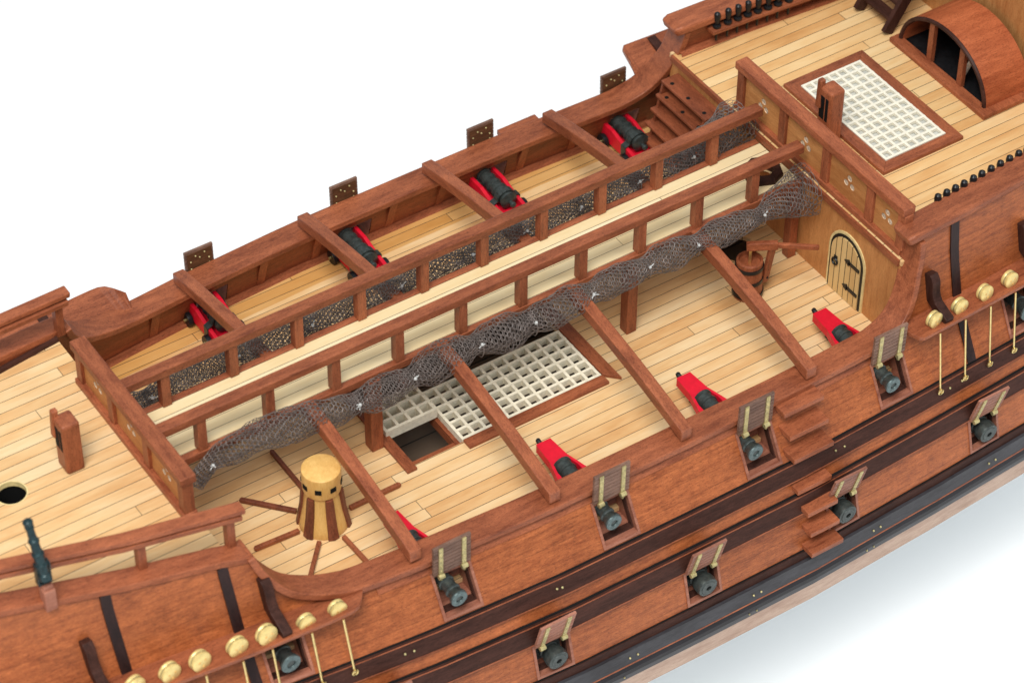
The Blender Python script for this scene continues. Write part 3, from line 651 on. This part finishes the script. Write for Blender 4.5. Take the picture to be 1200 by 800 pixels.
# ---------------------------------------------------------------- capstan and its bars
cx, cy = -.94, -4.12
cap = thing('capstan', 'tall yellow wooden capstan with brown ribs and square sockets', 'capstan', (cx, cy, 0))
obj('drum', MB().lathe([(1.02,.0),(1.04,.05),(.98,.35),(.84,1.1),(.74,1.9),(.72,2.15)], (cx,cy,.01), n=32), M['capwood'], cap)
obj('head', MB().lathe([(.72,2.08),(.79,2.12),(.81,2.2),(.83,3.14),(.81,3.22),(.75,3.25),(.02,3.27)], (cx,cy,0), n=40), M['capwood'], cap)
for k in range(6):
    a = math.radians(60*k+22); d = V((math.cos(a), math.sin(a), 0)); t = V((-d.y, d.x, 0)); o = V((cx, cy, 0))
    prof = [(1.12,.03),(1.06,.35),(.93,1.1),(.86,1.8),(.84,2.06)]; mb = MB(); vs = []
    for i, (r, z) in enumerate(prof):
        w = .235-.02*i; vs += [o+d*(r-.4)+t*w+V((0,0,z)), o+d*(r-.02)+t*w+V((0,0,z)), o+d*(r+.05)+V((0,0,z)), o+d*(r-.02)-t*w+V((0,0,z)), o+d*(r-.4)-t*w+V((0,0,z))]
    m = len(prof); fs = [(i*5+k2, i*5+(k2+1)%5, (i+1)*5+(k2+1)%5, (i+1)*5+k2) for i in range(m-1) for k2 in range(5)]+[(4,3,2,1,0), tuple((m-1)*5+k2 for k2 in range(5))]
    fs = [f[::-1] for f in fs]
    obj('whelp', mb.add(vs, fs), M['whelp'], cap)
for k in range(8):
    a = math.radians(45*k+5); d = V((math.cos(a), math.sin(a), 0)); p = V((cx, cy, 2.62))+d*.822
    obj('bar_socket', MB().bar(p-d*.06, p+d*.022, .27, .24), M['bore'], cap)
BARS = [((-.77,.46),(-.76,-2.48),'dark','capstan bar lying behind the capstan with its end under the net'),
        ((-3.24,-1.26),(-1.62,-3.08),'dark','capstan bar lying left of the capstan nearest the net'),
        ((-4.1,-3.96),(-2.1,-4.08),'red','capstan bar lying at the lower left of the capstan'),
        ((-3.0,-6.5),(-1.72,-5.07),'red','capstan bar lying straight in front of the capstan'),
        ((-.66,-7.1),(-.74,-5.36),'red','capstan bar lying at the lower right toward the cap rail'),
        ((2.73,-4.12),(.30,-4.13),'red','capstan bar lying on the right passing under a beam')]
for a, b_, c, lb in BARS:
    a, b_ = V((*a, .13)), V((*b_, .13)); d = (b_-a).normalized()
    mb = MB(); mb.bar(a, b_, .19, .20)
    mb.bar(a-d*.05, a+d*.3, .14, .14)
    o = obj('capstan_bar', mb, M['whelp' if c == 'dark' else 'red_y'], bevel=.03); tag(o, lb, 'capstan bar', 'bars laid out around the capstan')

# ---------------------------------------------------------------- pump
px, py = 21.9, -2.55
pu = thing('bilge_pump', 'red-brown barrel pump with black hoops and a long lever', 'pump', (px, py, 0))
obj('barrel', MB().lathe([(.66,.0),(.68,.1),(.62,1.0),(.60,2.0),(.50,2.04),(.48,1.85),(.02,1.8)], (px,py,.01), n=28), M['red_z'], pu)
for z, r in ((.25,.675), (1.0,.625), (1.72,.612)):
    obj('hoop', MB().lathe([(r-.02,z-.09),(r+.035,z-.09),(r+.035,z+.09),(r-.02,z+.09)], (px,py,0), n=28, caps=False), M['black'], pu)
obj('pump_rod', MB().tube([(px,py,1.7),(px+.02,py,2.75)], .07, 8).sphere((px+.02,py,2.75), .11), M['brass'], pu)
obj('bracket', MB().bar((px+.62,py-.35,.7),(px+.82,py-.5,2.75), .32, .20, (0,1,0)), M['red_z'], pu, bevel=.03)
obj('lever', MB().bar((px-.15,py+.12,2.78),(px+1.0,py-.65,2.88), .26, .42).bar((px+.98,py-.64,2.87),(px+2.5,py-1.65,2.75), .18, .24), M['red_x'], pu, bevel=.04)
for z in (1.45, .95): obj('bolt', MB().lathe([(.1,0),(.1,.2)], (px+.58,py-.33,z), (.8,-.5,0), 8), M['black'], pu)

# ---------------------------------------------------------------- rack steps on the far side of the bulkhead
st = thing('deck_stair', 'red-brown steps rising to the quarterdeck beside the far bulwark', 'stairs', (24.6, 6.1, 0))
for k, (z, y0, y1) in enumerate([(4.05,4.3,7.75),(3.3,4.35,7.8),(2.55,4.4,7.85),(1.8,4.7,7.9),(1.05,5.2,7.9)]):
    o = obj('tread', MB().box(24.95-.24*k-.62, 25.3, y0, y1, z-.16, z), M['stair'], st, bevel=.03)
    if k < 2:
        mb = MB()
        for j in range(3): mb.lathe([(.10,0),(.10,.012),(.02,.014)], (24.95-.24*k-.35, y0+.45+j*1.25, z), n=10)
        obj('shot_hole', mb, M['bore'], o)
for y in (4.5, 7.7): obj('side_cheek', MB().prism([(25.3,y-.07,.02),(23.6,y-.07,.02),(24.4,y-.07,3.9),(25.3,y-.07,3.9)], (0,.14,0)), M['stair'], st)

# ---------------------------------------------------------------- bitts
def bitt(x, y, z, h, label, lean=0):
    t = thing('rigging_post', label, 'post', (x, y, z))
    obj('post', MB().box(x-.40, x+.40, y-.45, y+.45, z+.004, z+h), M['red_z'], t, bevel=.12)
    obj('sheave_slot', MB().box(x-.416, x-.39, y-.02, y+.30, z+h*.45, z+h*.86).box(x-.416, x-.39, y-.28, y-.10, z+h*.45, z+h*.86), M['bore'], t)
    obj('cleat', MB().hexa([(x-.52,y+.18,z+h*.62),(x-.22,y+.18,z+h*.62),(x-.22,y+.5,z+h*.62),(x-.52,y+.5,z+h*.62),(x-.42,y+.30,z+h+.28),(x-.14,y+.30,z+h+.28),(x-.14,y+.56,z+h+.28),(x-.42,y+.56,z+h+.28)]), M['red_z'], t, bevel=.05)
    return t
bitt(-9.8, .28, 4.6, 2.65, 'red-brown sheave post on the foredeck beside the mast hole')
bitt(27.65, -.35, 4.7, 3.0, 'dark brown sheave post between the pierced railing and white grating')

# ---------------------------------------------------------------- companion hood and ladder on the quarterdeck
X0, X1, YC, A, B = 34.75, 37.2, .35, 3.1, 2.55
hd = thing('companion_hood', 'arched red-brown companion hood with a dark mullioned opening', 'hood', (36, YC, 4.7))
mb = MB(); n = 28; vs = []
for x in (X0, X1):
    for r in (1, .93):
        for i in range(n+1):
            a = math.pi*i/n; vs.append((x, YC+A*r*math.cos(a), 4.85+B*r*math.sin(a)))
m = n+1
for i in range(n):
    mb.f += [(i, i+1, 2*m+i+1, 2*m+i), (m+i+1, m+i, 3*m+i, 3*m+i+1), (i+1, i, m+i, m+i+1)]; mb.sm += [True, True, False]
mb.v = vs; obj('roof', mb, M['hood'], hd)
obj('arch_trim', MB().tube([(X0-.02, YC+A*.965*math.cos(math.pi*i/n), 4.85+B*.965*math.sin(math.pi*i/n)) for i in range(n+1)], .115, 6), M['dark_y'], hd)
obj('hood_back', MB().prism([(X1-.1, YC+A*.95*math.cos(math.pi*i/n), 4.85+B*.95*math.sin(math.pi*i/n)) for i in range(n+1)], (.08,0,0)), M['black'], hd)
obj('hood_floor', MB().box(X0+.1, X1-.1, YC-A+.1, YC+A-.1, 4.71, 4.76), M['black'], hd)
obj('sill', MB().box(X0-.45, X0+.1, YC-A-.4, YC+A+.2, 4.704, 4.95).box(X0+.102, X1, YC-A-.4, YC-A+.05, 4.704, 4.94).box(X0+.102, X1, YC+A-.05, YC+A+.2, 4.704, 4.94), M['red_y'], hd, bevel=.03)
for y in (YC+1.0, YC-1.15):
    h = B*math.sqrt(1-((y-YC)/A)**2)
    obj('mullion', MB().box(X0-.02, X0+.2, y-.16, y+.16, 4.9, 4.85+h-.1), M['red_z'], hd)
obj('inner_post', MB().tube([(X0+.6, YC-.7, 4.9),(X0+.9, YC-1.2, 6.6)], .12, 8), M['pale'], hd)
obj('cabin_front', MB().box(37.5, 37.7, -8, 8.0, 4.704, 11), M['veneer_z'], SHIP, label='tall plain brown cabin bulkhead behind the arched hood')
ld = thing('quarterdeck_ladder', 'dark steep ladder at the top edge left of the arched hood', 'ladder', (35.4, 5.1, 4.7))
for y in (6.2, 4.1): obj('stringer', MB().bar((34.5,y,4.85),(36.6,y,8.3), .22, .6, (1,0,-.5)), M['dark_z'], ld)
for k in range(5): obj('tread', MB().box(34.65+.42*k, 35.25+.42*k, 4.2, 6.1, 5.35+.68*k, 5.48+.68*k), M['dark_y'], ld)

# ---------------------------------------------------------------- belaying pins in racks on the quarterdeck bulwarks
for s in (-1, 1):
    rk = obj('pin_rack', caprail([(x, 5.72) for x in (27.0, 29, 31, 33, 35, 37)] if s > 0 else [(x, 5.85) for x in (27.3, 29, 31, 33, 35, 37)], lambda x, z: yin(x, 5.8)-.52, lambda x, z: yin(x, 5.8)+.05, .2, s), M['red_x'], SHIP, bevel=.03,
             label='rack board inside the '+('far' if s > 0 else 'near')+' quarterdeck bulwark')
pins = []
def pin(x, s, z, lb):
    y = s*(yin(x, 5.8)-.28)
    t = thing('belaying_pin', lb, 'belaying pin', (x, y, z), 'black belaying pins in the quarterdeck racks')
    obj('handle', MB().lathe([(.05,.1),(.1,.12),(.09,.2),(.14,.38),(.17,.6),(.14,.78),(.05,.86),(.01,.88)], (x,y,z), n=12, caps=False), M['black'], t)
    obj('collar', MB().lathe([(.02,.03),(.2,.04),(.2,.13),(.1,.16)], (x,y,z), n=12), M['black'], t)
    obj('shaft', MB().lathe([(.055,-.75),(.075,.05)], (x,y,z), n=8), M['black'], t)
ORD = ['first','second','third','fourth','fifth','sixth','seventh','eighth','ninth','tenth','eleventh','twelfth']
for k, x in enumerate([27.75,28.25,28.75,29.25,29.8,30.3,30.85,31.4,31.95,32.5,33.0]):
    pin(x, -1, 5.98, 'black belaying pin poking above the near quarterdeck cap, '+ORD[k]+' from the left')
for k, x in enumerate([27.35,27.95,28.5,29.05,29.6,30.15,30.7,31.3]):
    pin(x, 1, 5.84, 'black belaying pin in the far quarterdeck rack, '+ORD[k]+' from the left')

# ---------------------------------------------------------------- swivel gun on the forecastle rail
sx, sy, sz = -14.3, -6.75, 7.4
sw = thing('swivel_gun', 'dark teal swivel gun pointing steeply upward on the near front rail', 'swivel gun', (sx, sy, sz))
ax = V((-.12, .95, 3.25)).normalized(); o0 = V((sx-.05, sy-.2, sz+.05))
prof = [(.05,-.1),(.30,0),(.30,.08),(.30,.25),(.25,.30),(.27,.62),(.31,.66),(.31,.76),(.25,.80),(.25,1.15),(.29,1.19),(.29,1.3),(.23,1.34),(.21,1.8),(.26,1.84),(.26,1.95),(.20,2.0),(.18,2.5),(.22,2.54),(.22,2.64),(.20,2.68),(.24,2.76),(.24,2.86),(.14,2.95),(.05,2.98)]
obj('barrel', MB().lathe([(a*.84, b_*.92) for a, b_ in prof], o0, ax, 16), M['gun_green'], sw)
obj('yoke', MB().box(sx-.32, sx-.27, sy-.1, sy+.2, sz-.3, sz+.7).box(sx+.20, sx+.25, sy-.1, sy+.2, sz-.3, sz+.7).box(sx-.32, sx+.25, sy-.1, sy+.2, sz-.36, sz-.27), M['gun_green'], sw)
obj('mount_post', MB().box(sx-.24, sx+.24, sy-.3, sy+.2, 5.7, sz-.6).box(sx-.2, sx+.2, sy-.22, sy+.22, sz-.598, sz-.37), M['frame'], sw, bevel=.04)

# ---------------------------------------------------------------- cannons
def barrel(y0, y1, z, x, s, r0=.42, r1=.30, rings=6):   # breech at |y0| to muzzle |y1| outward
    L = y1-y0; P = [(.04,-.42),(.13,-.38),(.15,-.28),(.09,-.2),(.10,-.1),(r0*.8,-.02),(r0+.05,.03),(r0+.05,.12),(r0,.16)]
    for k in range(1, rings):
        h = L*k/rings; r = r0+(r1-r0)*k/rings
        P += [(r,h-.08),(r+.045,h-.05),(r+.05,h+.04),(r,h+.07)]
    P += [(r1,L-.38),(r1+.03,L-.30),(r1+.10,L-.12),(r1+.11,L-.03),(r1+.05,L)]
    return MB().lathe(P, (x, s*y0, z), (0, s, 0), 20)
def muzzle(y1, z, x, s, r1):
    return MB().lathe([(r1+.055,-.01),(r1+.115,-.03),(r1+.10,.03),(r1*.62,.045),(r1*.55,-.02),(r1*.55,-.5),(.01,-.5)], (x, s*y1, z), (0, s, 0), 20, caps=False)
NEAR_L = ['near red cannon half hidden under the leftmost beam','near red cannon beside the second beam, in front of the hatch','near red cannon between the third beam and the cap rail, left of the steps','near red cannon in the corner in front of the arched door']
MID = (UZ[0]+UZ[1])/2
for k, x in enumerate((1.05, 8.55, 15.75, 23.05)):
    t = thing('deck_cannon', NEAR_L[k], 'cannon', (x, -8.6, 0), 'cannons on the near side of the open deck')
    z = .92; b_ = .34
    # carriage block: narrow tail widening to a fork round the barrel
    pts = [(-.40,-6.15),(.40,-6.15),(.42,-7.3),(.48,-7.75),(.72,-8.3),(.74,-9.5),(-.74,-9.5),(-.72,-8.3),(-.48,-7.75),(-.42,-7.3)]
    notch = [(-.74,-9.5),(-.72,-8.35),(-.58,-7.8),(-.44,-7.3),(-.36,-6.15),(.36,-6.15),(.44,-7.3),(.58,-7.8),(.72,-8.35),(.74,-9.5),(.50,-9.5),(.50,-8.0),(.40,-7.60),(-.40,-7.60),(-.50,-8.0),(-.50,-9.5)]
    mm = holed([(x+a, c) for a, c in notch], [], z+.26, .42)
    obj('carriage', mm, M['redp'], t, bevel=.05)
    obj('axle', MB().box(x-.8, x+.8, -8.98, -8.82, .22, .42).box(x-.2, x+.2, -9.0, -6.9, .3, .58), M['black'], t)
    for yy in (-8.9,):
        for e in (-1, 1): obj('wheel', MB().lathe([(.05,-.1),(.30,-.1),(.30,.1),(.05,.1)], (x+e*.86, yy, .31), (1,0,0), 16), M['black'], t)
    obj('barrel', barrel(7.5, 11.35, z+.04, x, -1, .41, .27, 8), M['iron'], t)
    obj('muzzle_ring', muzzle(11.36, z, x, -1, .27), M['muzzle'], t)
    obj('breech_pin', MB().tube([(x-.05,-6.16,z),(x-.05,-5.9,z+.06)], [.10,.12], 8).sphere((x-.05,-5.87,z+.08), .12, 8), M['black'], t)
FAR_L = ['far red cannon under the leftmost far beam','far red cannon partly hidden by the second far beam','far red cannon in the open between the third and fourth far beams','far red cannon nearest the steps at the right end']
FXS = (.95, 8.35, 15.75, 23.05)
proto = thing('deck_cannon', FAR_L[0], 'cannon', (FXS[0], 8.6, 0), 'cannons along the far bulwark')
x = FXS[0]
for e in (-1, 1):
    a = x+e*.60
    ck = [(a-.09, 7.0, .3), (a-.09, 9.7, .3), (a-.09, 9.7, 1.18), (a-.09, 8.75, 1.18), (a-.09, 8.1, 1.0), (a-.09, 7.0, .85)]
    obj('carriage_cheek', MB().prism(ck, (.18,0,0)), M['redp'], proto, bevel=.02)
    for yy in (7.45, 9.2):
        w = obj('wheel', MB().lathe([(.04,-.11),(.34,-.11),(.36,0),(.34,.11),(.04,.11)], (a+e*.24, yy, .37), (1,0,0), 18), M['black'], proto)
        obj('axle_pin', MB().lathe([(.07,0),(.07,.12)], (a+e*.34, yy, .37), (e,0,0), 8), M['brass'], w)
obj('carriage_bed', MB().box(x-.5, x+.5, 7.0, 9.5, .35, .55).box(x-.5, x+.5, 6.9, 7.02, .3, .75), M['redp'], proto)
obj('barrel', barrel(7.35, 10.75, 1.10, x, 1, .37, .29, 8), M['iron'], proto)
obj('muzzle_ring', muzzle(10.76, 1.10, x, 1, .29), M['muzzle'], proto)
mb = MB(); R = .50
pth = [(x-.72, 7.75, .35), (x-.72, 7.75, .98)]+[(x-R*math.cos(math.pi*i/8)*.95, 7.75, 1.08+R*.85*math.sin(math.pi*i/8)) for i in range(9)]+[(x+.72, 7.75, .98), (x+.72, 7.75, .45)]
for p, q in zip(pth[:-1], pth[1:]): mb.bar(p, q, .34, .05, (0,1,0)) if False else mb.bar(p, q, .05, .34, (0,1,0))
obj('strap', mb, M['iron'], proto)
for k in (1, 2, 3): dup(proto, (FXS[k], 8.6, 0), FAR_L[k])

LOW_L = {4.80: 'stubby black cannon in the leftmost fully visible lower gunport', 12.28: 'stubby black cannon in the second lower gunport below the hatch', 19.75: 'stubby black cannon in the lower gunport right beside the lowest steps', 27.95: 'stubby greenish cannon in the rightmost lower gunport', -2.7: 'black cannon in a lower gunport at the bottom edge'}
for c, h in LO:
    t = thing('lower_cannon', LOW_L[c], 'cannon', (c-.02, -12.3, -3.72), 'stubby cannons in the lower gunports')
    z, x = -3.72, c+.02; ym = 13.15*wlow(c)
    obj('barrel', MB().lathe([(.40,-2.5),(.40,-.85),(.45,-.8),(.45,-.7),(.40,-.66),(.40,-.5),(.47,-.46),(.50,-.2),(.46,-.02),(.36,.0),(.34,.03),(.13,.03),(.13,-.1)], (x,-ym,z), (0,-1,0), 22, caps=False), M['iron'], t)
    obj('bore', MB().lathe([(.12,.0),(.12,.02),(.01,.02)], (x,-ym+.05,z), (0,-1,0), 12), M['bore'], t)
for x, lb in ((-6.2, 'black cannon with pale muzzle poking out below the left channel'), (31.0, 'black cannon under the right channel at the picture edge')):
    t = thing('deck_cannon', lb, 'cannon', (x, -9.5, 0), 'cannons half hidden below the channels')
    k = Y(x, .8)/10.85
    obj('barrel', barrel(7.2*k, 11.6*k, .75, x, -1, .42, .31, 6), M['iron'], t)
    obj('muzzle_ring', muzzle(11.61*k, .75, x, -1, .33), M['muzzle'], t)

# ---------------------------------------------------------------- rolled hammock nets
def net(name, path, rads, ties, label, seed, lays=(1.0, .68), cell=.120, flare=None, wire=.0165):
    rn = random.Random(seed)
    P = catmull([(p[0], p[1], p[2]) for p in path], 10); R = [v.x for v in catmull([(r, 0, 0) for r in rads], 10)]
    ln = [0]
    for a, b_ in zip(P[:-1], P[1:]): ln.append(ln[-1]+(b_-a).length)
    tot = ln[-1]
    def at(sv):
        sv = max(0, min(tot-1e-4, sv))
        lo, hi = 0, len(ln)-1
        while hi-lo > 1:
            md = (lo+hi)//2
            if ln[md] <= sv: lo = md
            else: hi = md
        t = (sv-ln[lo])/(ln[hi]-ln[lo]); return P[lo].lerp(P[hi], t), R[lo]*(1-t)+R[hi]*t, (P[hi]-P[lo]).normalized()
    txs = [t_ for t_ in ties]
    ph = [rn.uniform(0, 6.28) for _ in range(12)]
    def surf(sv, a, lay):
        p, r, d = at(sv)
        pinch = 1.0
        for t_ in txs:
            q = abs(p.x-t_); pinch = min(pinch, 1-.36*math.exp(-(q/.55)**2))
        r *= pinch*lay*(1+.08*math.sin(sv*1.7+ph[0]+2*a)+.06*math.sin(3*a+sv*2.9+ph[1])+.05*math.sin(5*a-sv*4.1+ph[2]))
        u = d.cross(V((0,0,1))).normalized(); w = u.cross(d)
        p = p+V((0,0,.10)); q = p+u*(r*math.cos(a)*.92)+w*(r*math.sin(a)*(1.0))
        # soft creases and cell-level wobble
        q += V((math.sin(a*7+sv*9+ph[3]), math.cos(a*5+sv*11+ph[4]), math.sin(a*6-sv*8+ph[5])))*.007
        return q
    mb = MB(); verts = mb.v; faces = mb.f
    for lay in lays:
        circm = 2*math.pi*sum(R)/len(R)*lay*.95; nc = max(8, int(circm/(cell*1.732))); nl = int(tot/(cell*1.5))
        # honeycomb in (s, angle): brick pattern rows
        def node(i, j):   # i along, j around (2*nc half-cells)
            zig = .17 if (i+j) % 2 == 0 else -.17
            return surf((i+zig*1.0+rn.uniform(-.03,.03))/nl*tot, 2*math.pi*(j/(2*nc))+tw*i, lay)
        tw = .003
        grid = {}
        for i in range(nl+1):
            for j in range(2*nc): grid[(i, j)] = node(i, j)
        segs = []
        for i in range(nl+1):
            for j in range(2*nc):
                segs.append((grid[(i,j)], grid[(i,(j+1) % (2*nc))]))
                if (i+j) % 2 == 0 and i < nl: segs.append((grid[(i,j)], grid[(i+1,j)]))
        w = wire*(1 if lay > .9 else 1.1)
        for a, b_ in segs:
            if rn.random() < .004: continue
            d = b_-a
            if d.length < 1e-5: continue
            d.normalize(); u = d.cross(V((.3,.5,.81))).normalized()*w; v = d.cross(u)
            o = len(verts)
            for q in (a, b_):
                for k in range(3):
                    c_, s_ = math.cos(k*2.094), math.sin(k*2.094); e = q+u*c_+v*s_; verts.append((e.x, e.y, e.z))
            for k in range(3): faces.append((o+k, o+(k+1)%3, o+3+(k+1)%3, o+3+k)); mb.sm.append(False)
    t = thing(name, label, 'net', tuple(P[len(P)//2]))
    obj('mesh', mb, M['net'], t)
    for t_ in txs:
        bi = min(range(len(P)), key=lambda i: abs(P[i].x-t_)); p = P[bi]; r = R[bi]*.68; m2 = MB()
        lp = [V((p.x+.03*math.sin(3*a), p.y+r*math.cos(a), p.z+r*math.sin(a))) for a in [k*.3927 for k in range(17)]]
        obj('lashing', MB().tube(lp, .022, 6, False), M['net'], t)
        for k in range(3):
            q = V((p.x, p.y-r*.75, p.z+r*.7)); m2.tube([q, q+V((rn.uniform(-.3,.3), rn.uniform(-.2,.05), rn.uniform(-.25,.3)))*.7], .026, 5)
        m2.sphere((p.x, p.y-r*.78, p.z+r*.72), .08, 8)
        obj('tie', m2, M['thread'], t, label=None)
    return t
near_path = [(-5.6,-2.1,3.1),(-5.2,-2.1,3.6),(-4.5,-2.15,4.05),(-2.4,-2.25,4.35),(0,-2.35,4.05),(1.85,-2.3,3.75),(4.2,-2.35,3.85),(7.1,-2.35,4.1),(10.4,-2.4,4.0),(13.1,-2.4,4.1),(15.95,-2.4,4.2),(19.5,-2.4,4.2),(22.1,-2.3,4.05),(24.0,-2.2,4.2),(25.2,-2.3,4.35)]
near_rad = [.38,.46,.58,.70,.70,.66,.74,.76,.78,.70,.66,.66,.54,.85,1.2]
net('rolled_net', near_path, near_rad, [-4.9,1.85,4.45,7.6,10.3,13.5,16.3,19.0,22.5], 'long grey-brown net rolled and tied along the near edge of the walkway', 3)
far_path = [(-6.6,2.35,3.9),(-5,2.35,4.15),(-2,2.45,4.2),(2,2.45,4.15),(6,2.45,4.15),(10,2.45,4.15),(14,2.45,4.15),(18,2.45,4.15),(21.5,2.4,4.2),(23.6,2.5,4.45),(25.1,2.9,4.6)]
far_rad = [.6,.66,.72,.74,.74,.74,.74,.76,.78,.95,1.15]
net('rolled_net', far_path, far_rad, [-5.3,-1.2,2.4,6.9,10.2,13.1,16.2,19.2,22.0], 'grey-brown net rolled behind the far handrail posts of the walkway', 5, (1.0, .78, .5))

# ---------------------------------------------------------------- backdrop
mb = MB(); mb.add([(-700,-700,-18.05),(900,-700,-18.05),(900,900,-18.05),(-700,900,-18.05)], [(0,1,2,3)])
o = obj('ground', mb, M['paper']); o['kind'] = 'structure'; o['label'] = 'plain white studio sweep'

# ---------------------------------------------------------------- light
W = bpy.data.worlds.new('World'); S.world = W; W.use_nodes = True
bg = W.node_tree.nodes['Background']; bg.inputs[0].default_value = (.84,.94,1.0,1); bg.inputs[1].default_value = .50
def area(name, loc, tgt, size, power, col):
    L = bpy.data.lights.new(name, 'AREA'); L.shape = 'SQUARE'; L.size = size; L.energy = power; L.color = col
    o = bpy.data.objects.new(name, L); COL.objects.link(o); o.location = loc
    o.rotation_euler = (V(tgt)-V(loc)).to_track_quat('-Z', 'Y').to_euler(); return o
area('softbox_key', (-80,-85,225), (9,0,0), 110, 700000, (1,.98,.945))
area('softbox_fill', (170,-120,150), (12,-5,0), 120, 120000, (.97,.99,1))

# ---------------------------------------------------------------- camera
cd = bpy.data.cameras.new('camera'); cam = bpy.data.objects.new('camera', cd); COL.objects.link(cam); S.camera = cam
r = V((0.83509259,-0.55009526,0.00394602)); u = V((0.37990631,0.58188912,0.71908014)); d = V((0.39785872,0.59899938,-0.69491596))
cam.matrix_world = Matrix(((r.x,u.x,-d.x,-42.15982),(r.y,u.y,-d.y,-80.11690),(r.z,u.z,-d.z,93.61902),(0,0,0,1)))
cd.sensor_width = 36; cd.lens = 3610.9/1200*36; cd.clip_end = 3000; cd.clip_start = 1
cd.dof.use_dof = True; cd.dof.focus_distance = 133; cd.dof.aperture_fstop = .16
S.view_settings.view_transform = 'Standard'; S.view_settings.look = 'None'
S.render.resolution_x = 1024; S.render.resolution_y = 682
